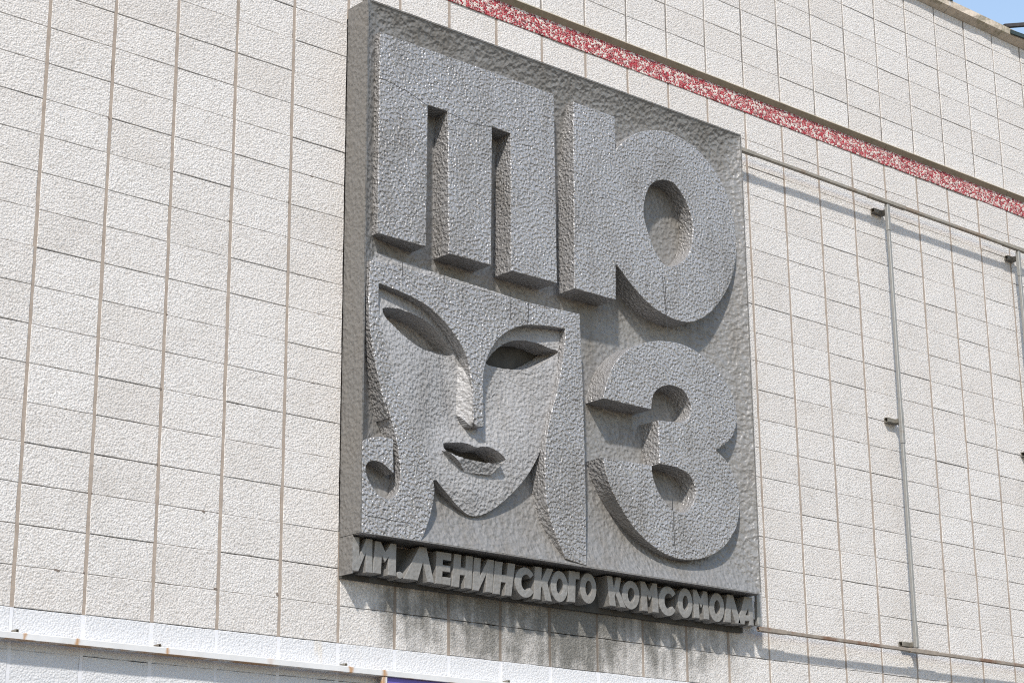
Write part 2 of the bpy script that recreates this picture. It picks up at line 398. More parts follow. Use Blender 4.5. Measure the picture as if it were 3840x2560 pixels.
def white_steel():
    t = NT('white_painted_steel'); x, y, z = t.xyz()
    wob = t.math('MULTIPLY', t.math('SUBTRACT', t.noise(18, 3), 0.5), 0.05)
    acc = None
    for xi, wd, am in ((0.045, .02, .8), (0.335, .022, .9), (0.862, .02, .85), (2.035, .02, .9), (2.27, .03, .9), (3.24, .02, .6), (-0.6, .02, .5), (1.5, .03, .3), (4.1, .02, .6)):
        d_ = t.math('ABSOLUTE', t.math('SUBTRACT', t.math('ADD', x, wob), xi))
        m_ = t.math('MULTIPLY', t.math('SUBTRACT', 1.0, t.step(d_, 0.0, wd)), am)
        acc = m_ if acc is None else t.math('MAXIMUM', acc, m_)
    low = t.math('SUBTRACT', 1.0, t.step(z, Z0 - 0.381, Z0 - 0.374))
    acc = t.math('MAXIMUM', acc, t.math('MULTIPLY', low, t.step(t.noise(6, 5, .7), .4, .6)))
    c = t.ramp(t.noise(9, 5, 0.65), [(0.3, (0.60, 0.595, 0.585)), (0.7, (0.70, 0.695, 0.69))])
    c = t.mix(t.math('MULTIPLY', t.step(t.noise(4, 6, .75), .55, .75), 0.35), c, (0.45, 0.42, 0.38))
    return t.done(t.mix(acc, c, (0.42, 0.22, 0.08)), 0.55)
M['white_metal'] = white_steel()
M['purple'] = plain('purple_banner_sheet', (0.135, 0.105, 0.40), 0.5, var=0.04, scale=3)
M['coping'] = plain('weathered_concrete_coping', (0.60, 0.515, 0.42), 0.9, var=0.18, scale=14, bump=0.006, stain=(0.2, 0.19, 0.11), stain_amt=0.6, stain_scale=6, stain_lo=0.5)
M['ledge'] = plain('brown_concrete_ledge', (0.34, 0.29, 0.215), 0.9, var=0.12, scale=10, bump=0.003, stain=(0.2, 0.19, 0.12), stain_amt=0.6, stain_scale=5, stain_lo=0.5)
M['felt'] = plain('dark_roof_felt', (0.03, 0.05, 0.05), 0.7, var=0.3)
M['stick'] = plain('dark_timber', (0.05, 0.045, 0.045), 0.8, var=0.3)
M['plaster'] = plain('white_plinth_plaster', (0.62, 0.62, 0.64), 0.85, var=0.06, scale=6, bump=0.003, stain=(0.4, 0.39, 0.37), stain_amt=0.4, stain_scale=2)
M['paving'] = plain('asphalt_paving', (0.075, 0.073, 0.07), 0.9, var=0.15, scale=3)
M['roof'] = plain('roof_felt', (0.08, 0.08, 0.08), 0.9)
def red_material():
    t = NT('red_pebble_dash')
    e = t.voro(70, 'DISTANCE_TO_EDGE')
    colr = t.voro(70, 'F1', out="Color")
    sep = t.n("ShaderNodeSeparateColor"); t.l(colr, sep.inputs[0])
    red = t.ramp(sep.outputs[0], [(0.0, (0.12, 0.008, 0.014)), (0.45, (0.36, 0.015, 0.03)), (0.74, (0.44, 0.035, 0.05)), (0.78, (0.60, 0.5, 0.45)), (1.0, (0.68, 0.6, 0.55))])
    k = t.math('ADD', e, t.math('MULTIPLY', t.math('SUBTRACT', t.noise(24, 3), 0.5), 0.35))
    c = t.mix(t.step(k, -0.005, 0.085), (0.66, 0.57, 0.52), red)
    c = t.mix(t.step(t.noise(130, 2), 0.66, 0.74), c, (0.66, 0.58, 0.53))
    return t.done(c, 0.7, 0.0, t.bump(e, 0.7, 0.01))
M['red'] = red_material()

# ------------------------------------------------------------------ ground
gm = mesh_from('pavement', [(-150, -150, 0), (150, -150, 0), (150, 150, 0), (-150, 150, 0)], [(0, 1, 2, 3)])
tag(link('pavement', gm, None, [M['paving']]), kind='structure')

# ------------------------------------------------------------------ the building
CW, CH = 0.4, 0.21035
GAP = 0.017
bld = empty('theatre_building', (4.0, 4.0, 0.0),
            'pale theatre building with stone-chip wall tiles, a red pebble stripe and concrete coping', 'building')
XL, XR = -2.4, 12.0
ROOF = Z0 + 5.60
core = box_mesh('wall_core', (XL, 0.030, 2.2), (XR, 9.0, ROOF))
link('wall_core', core, bld, [M['backing']])
link('plinth_wall', box_mesh('plinth_wall', (XL, 0.002, 0.0), (XR, 9.01, 2.19)), bld, [M['plaster']])
link('roof', box_mesh('roof', (XL + 0.3, 0.35, ROOF + 0.002), (XR, 8.7, ROOF + 0.04)), bld, [M['roof']])

rows = []          # (z bottom, z top) above Z0, bottom to top
for r in range(6, -18, -1):
    rows.append((-r * CH, -(r - 1) * CH))
rows.append((18 * CH, 4.006))
rows += [(4.152, 4.403), (4.403, 4.618), (4.618, 4.833), (4.833, 5.045), (5.045, 5.258), (5.258, 5.471), (5.471, 5.615)]
PANEL = (1.998, 5.322, 0.388, 3.686)
cols = range(-6, 29)

camR = np.array(CAM_ROWS).T; camL = np.array(CAM_LOC)
def project(pt):
    q = camR @ (np.array(pt) - camL)
    fpx = CAM_LENS / 36 * 1024
    return 512 + fpx * q[0] / -q[2], 341 - fpx * q[1] / -q[2]

def tile_outline(w, h, rnd):
    pts = []
    nx, nz = 5, 3
    j = lambda: rnd.uniform(-0.0016, 0.0012)
    for i in range(nx): pts.append((-w / 2 + w * i / nx, -h / 2 - j()))
    for i in range(nz): pts.append((w / 2 + j(), -h / 2 + h * i / nz))
    for i in range(nx): pts.append((w / 2 - w * i / nx, h / 2 + j()))
    for i in range(nz): pts.append((-w / 2 - j(), h / 2 - h * i / nz))
    return pts
def tile_geo(w, h, rnd, x0=0, z0=0, y0=0, tilt=(0, 0)):
    o = tile_outline(w, h, rnd); n = len(o); e = 0.003
    V = []
    for (k, yy) in ((1.0, 0.028), (1.0, 0.003), (0.0, 0.0)):
        for (x, z) in o:
            sx = x - (0 if k else math.copysign(e, x)); sz = z - (0 if k else math.copysign(e, z))
            V.append((x0 + sx, y0 + yy + tilt[0] * x + tilt[1] * z, z0 + sz))
    F = [tuple(range(2 * n, 3 * n))]
    for i in range(n):
        j = (i + 1) % n
        F.append((i, j, n + j, n + i)); F.append((n + i, n + j, 2 * n + j, 2 * n + i))
    return V, F
rnd = random.Random(3)
lib = {}
def tile_mesh(h, white):
    key = (round(h, 3), white)
    if key not in lib:
        lib[key] = []
        for k in range(5):
            V, F = tile_geo(CW - GAP, h - 0.0010 - 0.0003 * k, rnd)
            me = mesh_from('tile', V, F)
            me.materials.append(M['tile_white' if white else 'tile'])
            lib[key].append(me)
    return rnd.choice(lib[key])

cand = []
for c in cols:
    for (zb, zt) in rows:
        x0, x1 = c * CW, (c + 1) * CW
        if x0 > PANEL[0] - 0.05 and x1 < PANEL[1] + 0.02 and zb > PANEL[2] - 0.02 and zt < PANEL[3] + 0.02: continue
        q = [project((x, 0, z + Z0)) for x, z in ((x0, zb), (x1, zb), (x1, zt), (x0, zt))]
        cl = [(min(max(a, 0), 1024), min(max(b, 0), 682)) for a, b in q]
        area = abs(sum(cl[i][0] * cl[(i + 1) % 4][1] - cl[(i + 1) % 4][0] * cl[i][1] for i in range(4))) / 2
        # share of the tile hidden behind the sign, which stands 0.2 m out of the wall
        hid = sum(1 for i in range(5) for k in range(5)
                  if PANEL[0] < (x0 + (i + .5) * .08) - 0.2 * ((x0 + (i + .5) * .08) - camL[0]) / 9.08 * 1.0 + 0.0 and
                  PANEL[0] + 0.0 < x0 + (i + .5) * .08 < PANEL[1] + 0.2 and 0.2 < zb + (k + .5) / 5 * (zt - zb) < PANEL[3] + .1)
        cand.append((area * (1 - hid / 25.0), c, zb, zt))
cand.sort(key=lambda t: -t[0])
singles, rest = cand[:300], cand[300:]
for (a, c, zb, zt) in singles:
    h = zt - zb; white = zt <= -CH + 0.01
    o = bpy.data.objects.new('tile', tile_mesh(h, white))
    o.location = ((c + .5) * CW + rnd.uniform(-.001, .001), rnd.uniform(-0.0015, 0.0025), Z0 + (zb + zt) / 2 + rnd.uniform(-.0012, .0012))
    o.rotation_euler = (rnd.uniform(-.006, .006), rnd.uniform(-.003, .003), rnd.uniform(-.004, .004))
    col.objects.link(o)
    o.parent = bld
    o.matrix_parent_inverse = Matrix.Translation(bld.location).inverted()
for white in (False, True):
    V, F = [], []
    for (a, c, zb, zt) in rest:
        if (zt <= -CH + 0.01) != white: continue
        v, f_ = tile_geo(CW - GAP, zt - zb - 0.0010 - rnd.uniform(0, .0012), rnd, (c + .5) * CW, Z0 + (zb + zt) / 2, rnd.uniform(-0.0015, 0.0025), (rnd.uniform(-.004, .004), rnd.uniform(-.006, .006)))
        k = len(V); V += v; F += [tuple(i + k for i in q) for q in f_]
    o = link('tile', mesh_from('tile_rest', V, F), bld, [M['tile_white' if white else 'tile']])
    o["kind"] = "stuff"

# vertical mortar joints, one strip per joint and wall zone
def mortar(c, zb, zt, mat, back=0.0):
    x = c * CW; n = max(4, int((zt - zb) / 0.06)); V = []; F = []
    for i in range(n + 1):
        z = Z0 + zb + (zt - zb) * i / n
        w0 = GAP / 2 + 0.0015 + rnd.uniform(-.0012, .0012); dx = rnd.uniform(-.001, .001)
        y = 0.0015 + back + rnd.uniform(-.001, .001)
        V += [(x - w0 + dx, 0.029, z), (x - w0 + dx, y, z), (x + w0 + dx, y, z), (x + w0 + dx, 0.029, z)]
        if i:
            k = 4 * i
            for s in range(3): F.append((k - 4 + s, k - 3 + s, k + 1 + s, k + s))
    link('mortar_joint', mesh_from('mortar_joint', V, F), bld, [mat])
for c in range(-3, 26):
    if not 5 <= c <= 13:
        mortar(c, -CH, 4.006, M['mortar'])
    else:
        mortar(c, -CH, 0.42, M['mortar']); mortar(c, 3.62, 4.006, M['mortar'])
    mortar(c, 4.152, 5.615, M['mortar_grey'], 0.005)
    mortar(c, -6.2 * CH, -CH - 0.001, M['mortar_white'])

# small broken spots along the joints, where the dark bedding shows
def chip(x, z, w, h):
    n_ = 9; V = []
    for y in (-0.0012, 0.004):
        for i in range(n_):
            a = 2 * math.pi * i / n_; k = rnd.uniform(0.6, 1.1)
            V.append((x + math.cos(a) * w * k, y, Z0 + z + math.sin(a) * h * k - 0.1 * math.cos(a) * w))
    F = [tuple(range(n_)), tuple(range(2 * n_ - 1, n_ - 1, -1))] + [(i, (i + 1) % n_, n_ + (i + 1) % n_, n_ + i) for i in range(n_)]
    link('chip', mesh_from('chip', V, F), bld, [M['backing']])
for (x, z, w, h) in ((1.09, 0.418, .012, .007), (0.236, 0.0, .02, .007), (1.183, 0.008, .014, .008), (1.583, 0.02, .008, .011), (0.79, 1.052, .008, .009), (1.196, 3.60, .006, .009)):
    chip(x, z, w, h)
for _ in range(46):
    c = rnd.randint(0, 22); r = rnd.randint(0, 18)
    if 5 <= c <= 14: continue
    if rnd.random() < 0.5: chip(c * CW + rnd.choice((-1, 1)) * GAP * 0.6, r * CH + rnd.uniform(-.01, .01), rnd.uniform(.004, .008), rnd.uniform(.004, .009))
    else: chip(c * CW + rnd.uniform(.05, .35), r * CH, rnd.uniform(.006, .014), rnd.uniform(.0025, .004))

# red pebble stripe with uneven edges, a part of the wall
V, F = [], []
n = 150
for i in range(n + 1):
    x = XL + (XR - XL) * i / n
    V += [(x, -0.0005, Z0 + 4.001), (x, -0.007, Z0 + 4.004 + rnd.uniform(-.004, .004)), (x, -0.007, Z0 + 4.140), (x, 0.027, Z0 + 4.140)]
    if i:
        k = 4 * i
        for s in range(3): F.append((k - 4 + s, k + s, k + 1 + s, k - 3 + s))
link('red_stripe', mesh_from('red_stripe', V, F), bld, [M['red']])

def profile_run(name, x0, x1, prof, mat, parent, skew=0.0, jit=0.0, n=6):
    """an extruded profile (y, z) along the wall, with end caps; skew slants the joints"""
    V, F = [], []; m = len(prof)
    for i in range(n + 1):
        for (y, z) in prof:
            x = x0 + (x1 - x0) * i / n + skew * (-y)
            jz = rnd.uniform(-jit, jit) if 0 < i < n else 0
            V.append((x, y + (jz if y < -0.01 else 0), z + Z0 + (jz if y < -0.01 else 0)))
        if i:
            for s in range(m):
                t = (s + 1) % m
                F.append(((i - 1) * m + s, i * m + s, i * m + t, (i - 1) * m + t))
    F.append(tuple(range(m))); F.append(tuple(range(n * m, n * m + m))[::-1])
    me = mesh_from(name, V, F)
    bm = bmesh.new(); bm.from_mesh(me); bmesh.ops.recalc_face_normals(bm, faces=bm.faces); bm.to_mesh(me); bm.free()
    return link(name, me, parent, [mat])
xj = [XL, -0.8, 0.8, 2.42, 4.02, 5.61, 7.21, 8.80, 10.4, XR]
for a, b in zip(xj[:-1], xj[1:]):
    profile_run('drip_ledge', a + 0.003, b - 0.003, [(0.027, 4.132), (-0.004, 4.132), (-0.040, 4.166), (-0.036, 4.174), (-0.004, 4.186), (0.027, 4.186)], M['ledge'], bld, jit=0.0015, n=12)
xj = [XL, 0.1, 2.1, 4.1, 6.1, 8.14, 10.15, XR]
for i, (a, b) in enumerate(zip(xj[:-1], xj[1:])):
    profile_run('coping_slab', a + 0.006, b - 0.006, [(0.34, 5.602), (-0.004, 5.612), (-0.068, 5.646), (-0.072, 5.702), (-0.05, 5.716), (0.34, 5.75)], M['coping'], bld, jit=0.004, n=14)
    if i: profile_run('coping_joint', b - 2.0 - 2.0 * (b == XR) * 0 - 0.0 if False else a - 0.0055, a + 0.0055, [(0.3, 5.62), (-0.004, 5.62), (-0.070, 5.652), (-0.0735, 5.70), (-0.05, 5.717), (0.3, 5.745)], M['tile_white'], bld, n=1)
# torn roof felt and a loose batten on the coping
def slab(name, pts, th, mat, parent):
    V = [p for p in pts] + [(p[0], p[1], p[2] - th) for p in pts]; k = len(pts)
    F = [tuple(range(k)), tuple(range(2 * k - 1, k - 1, -1))] + [(i, i + k, (i + 1) % k + k, (i + 1) % k) for i in range(k)]
    me = mesh_from(name, V, F)
    bm = bmesh.new(); bm.from_mesh(me); bmesh.ops.recalc_face_normals(bm, faces=bm.faces); bm.to_mesh(me); bm.free()
    return link(name, me, parent, [mat])
slab('felt_flap', [(8.02, -0.078, Z0 + 5.712), (8.17, -0.080, Z0 + 5.708), (8.19, 0.02, Z0 + 5.742), (8.02, 0.02, Z0 + 5.74)], 0.012, M['felt'], bld)
slab('felt_flap', [(8.98, -0.085, Z0 + 5.685), (9.3, -0.10, Z0 + 5.70), (9.8, -0.09, Z0 + 5.72), (9.8, 0.1, Z0 + 5.76), (9.0, 0.05, Z0 + 5.745)], 0.035, M['felt'], bld)
link('batten', tube_mesh('batten', (8.93, -0.05, Z0 + 5.715), (9.2, -0.12, Z0 + 5.79), 0.035, 0.015), bld, [M['stick']])

# ------------------------------------------------------------------ the relief sign
D = 0.2
sign = empty('relief_sign', (3.66, -0.1, Z0),
             'large square grey hammered relief with letters ТЮЗ and a stylised face, on tiled wall', 'sign')

# hollowed field of the sign
x0, x1, zb, zt = PANEL
nx, nz = 170, 168
gx = np.linspace(x0, x1, nx + 1); gz = np.linspace(zb, zt, nz + 1)
def recess(X, Z):
    aL = 2.7 * (X - x0) * (1 + 1.3 / (1 + np.exp((Z - 1.85) * 9))); aR = 2.4 * (x1 - X); aT = 2.0 * (zt - Z); aB = 2.2 * (Z - zb)
    e = 1e-6
    k = (1 / (aL + e) ** 2 + 1 / (aR + e) ** 2 + 1 / (aT + e) ** 2 + 1 / (aB + e) ** 2) ** -0.5
    return 0.193 * (1 - np.exp(-1.15 * k))
GX, GZ = np.meshgrid(gx, gz)
B = recess(GX, GZ)
V = [(GX[j, i], -(D - B[j, i]), Z0 + GZ[j, i]) for j in range(nz + 1) for i in range(nx + 1)]
idx = lambda j, i: j * (nx + 1) + i
chin0 = catmull(TRACE['chin'], 5)
cut = [tuple(p) for p in chin0] + [(3.56, 1.50), (3.60, 1.99), (2.15, 2.04), (2.12, 1.8)] + [(x - 0.02, z) for x, z in TRACE['mask'][5][::-1][2:-5]]
CC = np.stack([(GX[:-1, :-1] + GX[1:, 1:]).ravel() / 2, (GZ[:-1, :-1] + GZ[1:, 1:]).ravel() / 2], 1)
hole = (inside(CC, cut) & (dist_polyline(CC, cut, True)[0] > 0.03)).reshape(nz, nx)   # hollow behind the face
F = [(idx(j, i), idx(j, i + 1), idx(j + 1, i + 1), idx(j + 1, i)) for j in range(nz) for i in range(nx) if not hole[j, i]]
field = mesh_from('field', V, F)
for p in field.polygons: p.use_smooth = True
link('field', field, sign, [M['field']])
# the rim: four side slabs, mitred into a tray
def rim(name, pts, dback=0.0):
    """side face as a thin slab along pts (x, z) pairs a-b, from the wall out to the front edge"""
    (ax, az), (bx, bz), (ix, iz) = pts
    t = 0.010
    y1 = -D + 0.001
    V = [(ax, -dback, Z0 + az), (bx, -dback, Z0 + bz), (bx, y1, Z0 + bz), (ax, y1, Z0 + az)]
    V += [(v[0] + ix * t, v[1], v[2] + iz * t) for v in V]
    F = [(0, 1, 2, 3), (4, 7, 6, 5), (0, 4, 5, 1), (1, 5, 6, 2), (2, 6, 7, 3), (3, 7, 4, 0)]
    me = mesh_from(name, V, F)
    bm = bmesh.new(); bm.from_mesh(me); bmesh.ops.recalc_face_normals(bm, faces=bm.faces)
    bm.to_mesh(me); bm.free()
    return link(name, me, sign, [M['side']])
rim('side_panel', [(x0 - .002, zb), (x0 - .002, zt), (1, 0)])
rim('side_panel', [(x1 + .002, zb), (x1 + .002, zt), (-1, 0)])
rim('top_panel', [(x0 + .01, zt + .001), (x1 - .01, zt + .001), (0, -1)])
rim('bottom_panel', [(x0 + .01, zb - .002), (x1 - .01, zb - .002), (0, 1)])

link('shade_board', box_mesh('shade_board', (x0 + 0.02, 0.018, Z0 + zb + 0.02), (x1 - 0.02, 0.028, Z0 + zt - 0.02)), sign, [M['dark']])  # added plate, dark so the eye and mouth openings read as shade

# letters of the sign
T_ = [(2.092, 3.492), (3.520, 3.486), (3.522, 2.186), (3.135, 2.184), (3.140, 3.108), (2.986, 3.112), (2.972, 2.184), (2.635, 2.186), (2.624, 3.116), (2.467, 3.115), (2.458, 2.189), (2.090, 2.190)]
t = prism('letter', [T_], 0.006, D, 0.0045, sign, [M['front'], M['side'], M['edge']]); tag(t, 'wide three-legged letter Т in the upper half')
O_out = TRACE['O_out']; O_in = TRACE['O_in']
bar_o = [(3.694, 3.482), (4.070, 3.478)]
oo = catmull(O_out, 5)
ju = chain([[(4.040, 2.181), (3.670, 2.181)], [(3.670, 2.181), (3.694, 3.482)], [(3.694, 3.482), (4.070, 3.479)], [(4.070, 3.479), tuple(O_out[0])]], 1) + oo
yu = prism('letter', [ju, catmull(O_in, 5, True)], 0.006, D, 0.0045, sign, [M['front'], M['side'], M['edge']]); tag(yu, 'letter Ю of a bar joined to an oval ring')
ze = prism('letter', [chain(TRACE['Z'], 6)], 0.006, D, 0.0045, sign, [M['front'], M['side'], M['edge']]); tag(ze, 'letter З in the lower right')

# mask: the hair, brow and nose bridge in the front plane
mask_loop = chain(TRACE['mask'], 5)
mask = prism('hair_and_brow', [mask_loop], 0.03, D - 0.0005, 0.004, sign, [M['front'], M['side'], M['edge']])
seam = lambda pts, par, w=0.0025: crack(pts, par, w)

# recessed face
cp = np.array(TRACE['cp'])
def tps_fit(c, v, lam=1e-4):
    n = len(c); r = np.hypot(c[:, None, 0] - c[None, :, 0], c[:, None, 1] - c[None, :, 1])
    K = np.where(r > 0, r * r * np.log(r + 1e-12), 0) + lam * np.eye(n)
    Pm = np.hstack([np.ones((n, 1)), c])
    A = np.block([[K, Pm], [Pm.T, np.zeros((3, 3))]])
    return np.linalg.solve(A, np.concatenate([v, np.zeros(3)]))
wt = tps_fit(cp[:, :2], cp[:, 2])
def tps(P):
    out = np.zeros(len(P))
    for i in range(len(cp)):
        r = np.hypot(P[:, 0] - cp[i, 0], P[:, 1] - cp[i, 1])
        out += wt[i] * np.where(r > 0, r * r * np.log(r + 1e-12), 0)
    return out + wt[-3] + P @ wt[-2:]
eyeL = catmull(TRACE['eyeL'], 3, True); eyeR = catmull(TRACE['eyeR'], 3, True)
mouth = catmull(TRACE['mouth'], 3, True); lip = TRACE['lip']; nose = TRACE['nose']
chin = catmull(TRACE['chin'], 5)
def face_recess(P):
    r = np.clip(tps(P), 0.003, 0.085)
    ins = inside(P, nose)
    db, _ = dist_polyline(P, [nose[0], nose[1]]); da, _ = dist_polyline(P, [nose[4], nose[5]])
    k = db / (db + da + 1e-9)
    r = np.where(ins, 0.004 + (0.082 - 0.004) * k ** 0.9, r)
    lowL, _ = dist_polyline(P, TRACE['eyeL'][9:] + TRACE['eyeL'][:1])
    upL, _ = dist_polyline(P, TRACE['eyeL'][:9])
    ins = inside(P, eyeL)
    r = np.where(ins, r + np.minimum(0.03 + 1.6 * lowL, 0.15), r)
    lowR, _ = dist_polyline(P, TRACE['eyeR'][9:] + TRACE['eyeR'][:1])
    upR, _ = dist_polyline(P, TRACE['eyeR'][:10])
    ins = inside(P, eyeR)
    r = np.where(ins, r + np.minimum(0.10 + 2.0 * lowR, 0.16), r)
    li = inside(P, lip); dl, _ = dist_polyline(P, [lip[7], lip[8]])
    r = np.where(li, 0.036 - 0.034 * np.clip(dl / 0.085, 0, 1), r)
    mo = inside(P, mouth)
    upM, _ = dist_polyline(P, TRACE['mouth'][:11])
    r = np.where(mo, 0.215, r)
    return np.minimum(r, 0.217)
Rr = TRACE['mask'][10]      # front edge of the strand on the face's other side
left_line = TRACE['mask'][5]
poly = [tuple(p) for p in chin]
poly += [(chin[-1][0] + 0.05, chin[-1][1] + 0.01), (3.60, 1.95), (3.58, 2.02), (2.9, 2.06), (2.10, 2.10), (2.08, 1.86)]
poly += [(x - 0.05, z) for x, z in TRACE['mask'][5][::-1][2:-5]]
step = 0.004
fx = np.arange(2.05, 3.66, step); fz = np.arange(0.52, 2.13, step)
FX, FZ = np.meshgrid(fx, fz)
P = np.stack([FX.ravel(), FZ.ravel()], 1)
PC = P + step / 2
okc = inside(PC, poly).reshape(FX.shape)[:-1, :-1]
used = np.zeros(FX.shape, bool)
for dj in (0, 1):
    for di in (0, 1):
        used[dj:dj + okc.shape[0], di:di + okc.shape[1]] |= okc
dch, nch = dist_polyline(P, chin)
snap = (dch < step * 0.75) & used.ravel()
P2 = P.copy(); P2[snap] = nch[snap]
Rc = np.zeros(len(P)); ui = np.where(used.ravel())[0]
Rc[ui] = face_recess(P2[ui])
num = -np.ones(len(P), int); num[ui] = np.arange(len(ui))
V = [(P2[i, 0], -(D - Rc[i]), Z0 + P2[i, 1]) for i in ui]
W_ = FX.shape[1]; F = []
RG = Rc.reshape(FX.shape)
deep = np.minimum(np.minimum(RG[:-1, :-1], RG[1:, 1:]), np.minimum(RG[1:, :-1], RG[:-1, 1:]))
PCm = PC.reshape(FX.shape + (2,))[:-1, :-1].reshape(-1, 2)
open_ = (inside(PCm, mouth) | inside(PCm, eyeR)).reshape(okc.shape) & (deep > 0.2)
okc &= ~open_          # mouth and eye are cut right through the cast shell
jj, ii = np.where(okc)
for j, i in zip(jj, ii):
    a = j * W_ + i
    F.append((num[a], num[a + 1], num[a + W_ + 1], num[a + W_]))
# turned-back edge of the chin
cr = face_recess(np.array(chin))
k0 = len(V)
for (x, z), r in zip(chin, cr):
    V += [(x, -(D - r), Z0 + z), (x, -0.012, Z0 + z)]
for i in range(len(chin) - 1):
    a = k0 + 2 * i
    F.append((a, a + 1, a + 3, a + 2))
fm = mesh_from('face', V, F)
for p in fm.polygons: p.use_smooth = True
fm.set_sharp_from_angle(angle=math.radians(38))
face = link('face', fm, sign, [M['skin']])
tag(face, 'recessed face with narrow eyes, straight nose and open mouth')

# thin cracks and casting joints
def crack(pts, parent, w=0.0035, d=D + 0.0009):
    P_ = [Vector((x, 0, z)) for x, z in pts]; V = []; F = []
    fine_ = []
    for a, b in zip(P_[:-1], P_[1:]):
        n = max(2, int((b - a).length / 0.03))
        for k in range(n): fine_.append(a.lerp(b, k / n))
    fine_.append(P_[-1])
    for i, q in enumerate(fine_):
        t = (fine_[min(i + 1, len(fine_) - 1)] - fine_[max(i - 1, 0)]).normalized()
        s = Vector((-t.z, 0, t.x)); ww = w * rnd.uniform(0.35, 0.7); j = s * rnd.uniform(-.0025, .0025)
        for e, y in ((-1, -d + 0.003), (-1, -d), (1, -d), (1, -d + 0.003)):
            V.append((q.x + j.x + s.x * ww * e, y, Z0 + q.z + j.z + s.z * ww * e))
        if i:
            k = 4 * i
            for m in range(3): F.append((k - 4 + m, k - 3 + m, k + 1 + m, k + m))
    link('crack', mesh_from('crack', V, F), parent, [M['crack']])
crack([(2.10, 3.19), (2.30, 3.16), (2.46, 3.112)], t, .0025); crack([(2.628, 3.112), (2.80, 3.085), (2.98, 3.108)], t, .0025)
crack([(4.475, 2.445), (4.49, 2.30), (4.515, 2.02)], yu, .004); crack([(4.50, 2.44), (4.505, 2.2)], yu, .003)
crack([(4.505, 0.93), (4.508, 0.80), (4.515, 0.60)], ze, .004)
crack([(3.28, 2.005), (3.275, 1.93), (3.27, 1.85)], mask, .004); crack([(2.28, 2.055), (2.278, 1.96)], mask, .003)
crack([(2.60, 2.05), (2.597, 1.88)], mask, .0025); crack([(3.13, 2.01), (3.125, 1.87)], mask, .0022)
crack([(2.02, 0.49), (2.2, 0.485), (2.35, 0.487)], mask, .0022)

# inscription band under the relief
band = link('inscription_band', box_mesh('inscription_band', (x0, -0.024, Z0 + 0.153), (x1 - 0.004, 0.0, Z0 + zb - 0.014)), sign, [M['dark']])  # shade behind the raised letters is put into its dark colour
link('end_plate', box_mesh('end_plate', (x0 - 0.002, -0.126, Z0 + 0.166), (x0 + 0.006, 0.0, Z0 + zb - 0.003), 0.001), sign, [M['side']])
def ell(cx, cy, rx, ry, n=28, a0=0, a1=360): return [(cx + rx * math.cos(math.radians(a0 + (a1 - a0) * i / n)), cy + ry * math.sin(math.radians(a0 + (a1 - a0) * i / n))) for i in range(n + (a1 - a0 < 360))]
G = {
 'И': [[(0, 0), (.30, 0), (.66, .56), (.66, 0), (1, 0), (1, 1), (.69, 1), (.34, .44), (.34, 1), (0, 1)]],
 'М': [[(0, 0), (.35, 0), (.35, .56), (.5, .38), (.65, .56), (.65, 0), (1, 0), (1, 1), (.74, 1), (.5, .70), (.26, 1), (0, 1)]],
 '.': [ell(.5, .5, .5, .5, 16)],
 'Е': [[(0, 0), (1, 0), (1, .24), (.44, .24), (.44, .4), (.96, .4), (.96, .6), (.44, .6), (.44, .76), (1, .76), (1, 1), (0, 1)]],
 'Н': [[(0, 0), (.38, 0), (.38, .38), (.63, .38), (.63, 0), (1, 0), (1, 1), (.63, 1), (.63, .62), (.38, .62), (.38, 1), (0, 1)]],
 'С': [ell(.53, .5, .53, .5, 24, 34, 326) + ell(.58, .5, .25, .26, 16, 36, 324)[::-1]],
 'К': [[(0, 0), (.38, 0), (.38, .36), (.44, .44), (.66, 0), (1, 0), (.72, .54), (1, 1), (.66, 1), (.38, .60), (.38, 1), (0, 1)]],
 'О': [ell(.5, .5, .5, .5), ell(.52, .5, .19, .25, 20)],
 'Г': [[(-.07, 0), (.6, 0), (.64, .76), (1, .76), (1, 1), (0, 1)]],
 'Л': [[(0, 0), (.46, 0), (.63, .55), (.78, 0), (1, 0), (.74, 1), (.51, 1)]],
 'Л2': [[(0, 0), (.38, 0), (.42, .55), (.66, 0), (1, 0), (.58, 1), (.22, 1)]],
 'А': [[(0, 0), (.42, 0), (.47, .14), (.74, .14), (.74, 0), (1, 0), (.97, 1), (.48, 1)], [(.50, .34), (.73, .34), (.68, .58)]],
}
TXT = [('И', 1.999, 2.138, 1.999, 2.141, .376, .182), ('М', 2.158, 2.310, 2.143, 2.308, .370, .184), ('.', 2.315, 2.358, 2.315, 2.358, .214, .172),
 ('Л', 2.364, 2.588, 2.364, 2.588, .377, .176), ('Е', 2.606, 2.718, 2.597, 2.710, .365, .174), ('Н', 2.740, 2.882, 2.718, 2.870, .366, .170),
 ('И', 2.891, 3.045, 2.878, 3.032, .363, .165), ('Н', 3.054, 3.214, 3.034, 3.180, .360, .161), ('С', 3.210, 3.366, 3.208, 3.364, .349, .163),
 ('К', 3.371, 3.523, 3.357, 3.506, .364, .163), ('О', 3.502, 3.643, 3.498, 3.639, .359, .165), ('Г', 3.651, 3.742, 3.645, 3.736, .370, .176),
 ('О', 3.746, 3.884, 3.740, 3.879, .373, .180), ('К', 3.973, 4.098, 3.994, 4.134, .375, .188), ('О', 4.106, 4.259, 4.100, 4.252, .366, .182),
 ('М', 4.268, 4.415, 4.274, 4.424, .373, .185), ('С', 4.431, 4.589, 4.424, 4.581, .366, .173), ('О', 4.605, 4.741, 4.596, 4.732, .371, .174),
 ('М', 4.744, 4.879, 4.750, 4.890, .371, .187), ('О', 4.899, 5.041, 4.889, 5.031, .371, .178), ('Л2', 5.034, 5.192, 5.034, 5.192, .373, .187),
 ('А', 5.160, 5.316, 5.160, 5.316, .376, .188)]
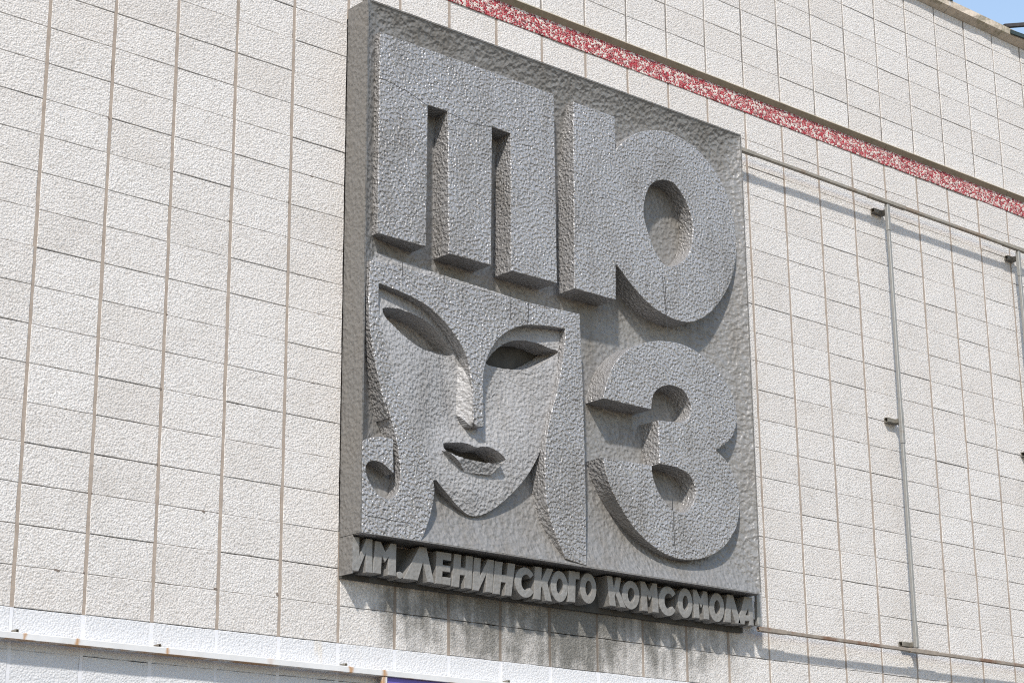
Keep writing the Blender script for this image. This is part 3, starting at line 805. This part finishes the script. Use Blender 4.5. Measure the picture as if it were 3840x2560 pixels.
for (ch, tl_, tr_, bl_, br_, top, bot) in TXT:
    loops = []
    for lp in G[ch]:
        loops.append([((bl_ + (br_ - bl_) * u) * (1 - v) + (tl_ + (tr_ - tl_) * u) * v, bot + (top - bot) * v) for u, v in lp])
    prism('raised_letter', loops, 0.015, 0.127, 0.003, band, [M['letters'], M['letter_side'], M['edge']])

# ------------------------------------------------------------------ pipe frame beside the sign
frame = empty('pipe_frame', (7.1, -0.1, Z0),
              'bare grey and rusty pipe frame on brackets, on the tiled wall beside the relief sign', 'frame')
def tube(name, a, b, w, mat, t=0.004, lab=None):
    o = link(name, tube_mesh(name, (a[0], a[1], a[2] + Z0), (b[0], b[1], b[2] + Z0), w, t), frame, [mat])
    if lab: o["label"] = lab
    return o
yc = -0.095
tube('rail', (5.39, yc, 3.634), (12.0, yc, 3.634), 0.027, M['rail_old'])
tube('rail', (5.39, yc, 0.178), (12.0, yc, 0.178), 0.025, M['rust'], lab='rusty lower rail')
for (a, b) in ((5.40, 5.58), (6.86, 7.30), (8.58, 8.98)):
    tube('sleeve', (a, yc, 3.634), (b, yc, 3.634), 0.033, M['rail_old'])
for (a, b) in ((5.40, 5.66), (7.0, 7.32)):
    tube('sleeve', (a, yc, 0.178), (b, yc, 0.178), 0.033, M['rust'])
for x in (5.392, 7.08, 8.775):
    tube('post', (x, yc, 0.198), (x, yc, 3.612), 0.026, M['galv'])
    for (a, b) in ((3.40, 3.608), (1.72, 1.98), (0.205, 0.36)):
        tube('sleeve', (x, yc, a), (x, yc, b), 0.032, M['galv'])
    for z in (3.565, 1.90, 0.23):
        if x < 6 and z > 1: continue
        s = tube('bracket', (x - (0.088 if x < 8 else 0.065), -0.022, z), (x + 0.045, -0.022, z), 0.036, M['bracket'])
        tb = tube_mesh('bracket_arm', (x + 0.02, -0.040, z + Z0), (x + 0.02, -0.090, z + Z0), 0.036, 0.004)
        link('bracket_arm', tb, s, [M['bracket']])

# ------------------------------------------------------------------ banner frame along the bottom of the wall
ban = empty('banner_frame', (1.5, -0.06, Z0 - 0.4),
            'white rust-streaked steel frame holding a purple banner sheet, low on the white painted wall', 'banner')
def bpart(name, me, mat): return link(name, me, ban, [mat])
bpart('top_rail', box_mesh('top_rail', (-2.3, -0.076, Z0 - 0.380), (6.0, -0.012, Z0 - 0.345), 0.003), M['white_metal'])
for x in (0.012, 0.825, 2.022, 3.222, 3.488, 4.4):
    bpart('bracket', tube_mesh('bracket', (x, -0.050, Z0 - 0.334), (x, 0.0, Z0 - 0.334), 0.018, 0.004), M['bracket'])
bpart('side_bar', box_mesh('side_bar', (2.262, -0.072, Z0 - 1.6), (2.296, -0.050, Z0 - 0.3815), 0.002), M['white_metal'])
bpart('side_bar', box_mesh('side_bar', (5.6, -0.072, Z0 - 1.6), (5.64, -0.050, Z0 - 0.3815), 0.002), M['white_metal'])
bpart('bottom_bar', box_mesh('bottom_bar', (2.262, -0.074, Z0 - 1.64), (5.64, -0.048, Z0 - 1.6005), 0.002), M['white_metal'])
bpart('banner_sheet', box_mesh('banner_sheet', (2.2965, -0.058, Z0 - 1.6), (5.5995, -0.052, Z0 - 0.3815)), M['purple'])
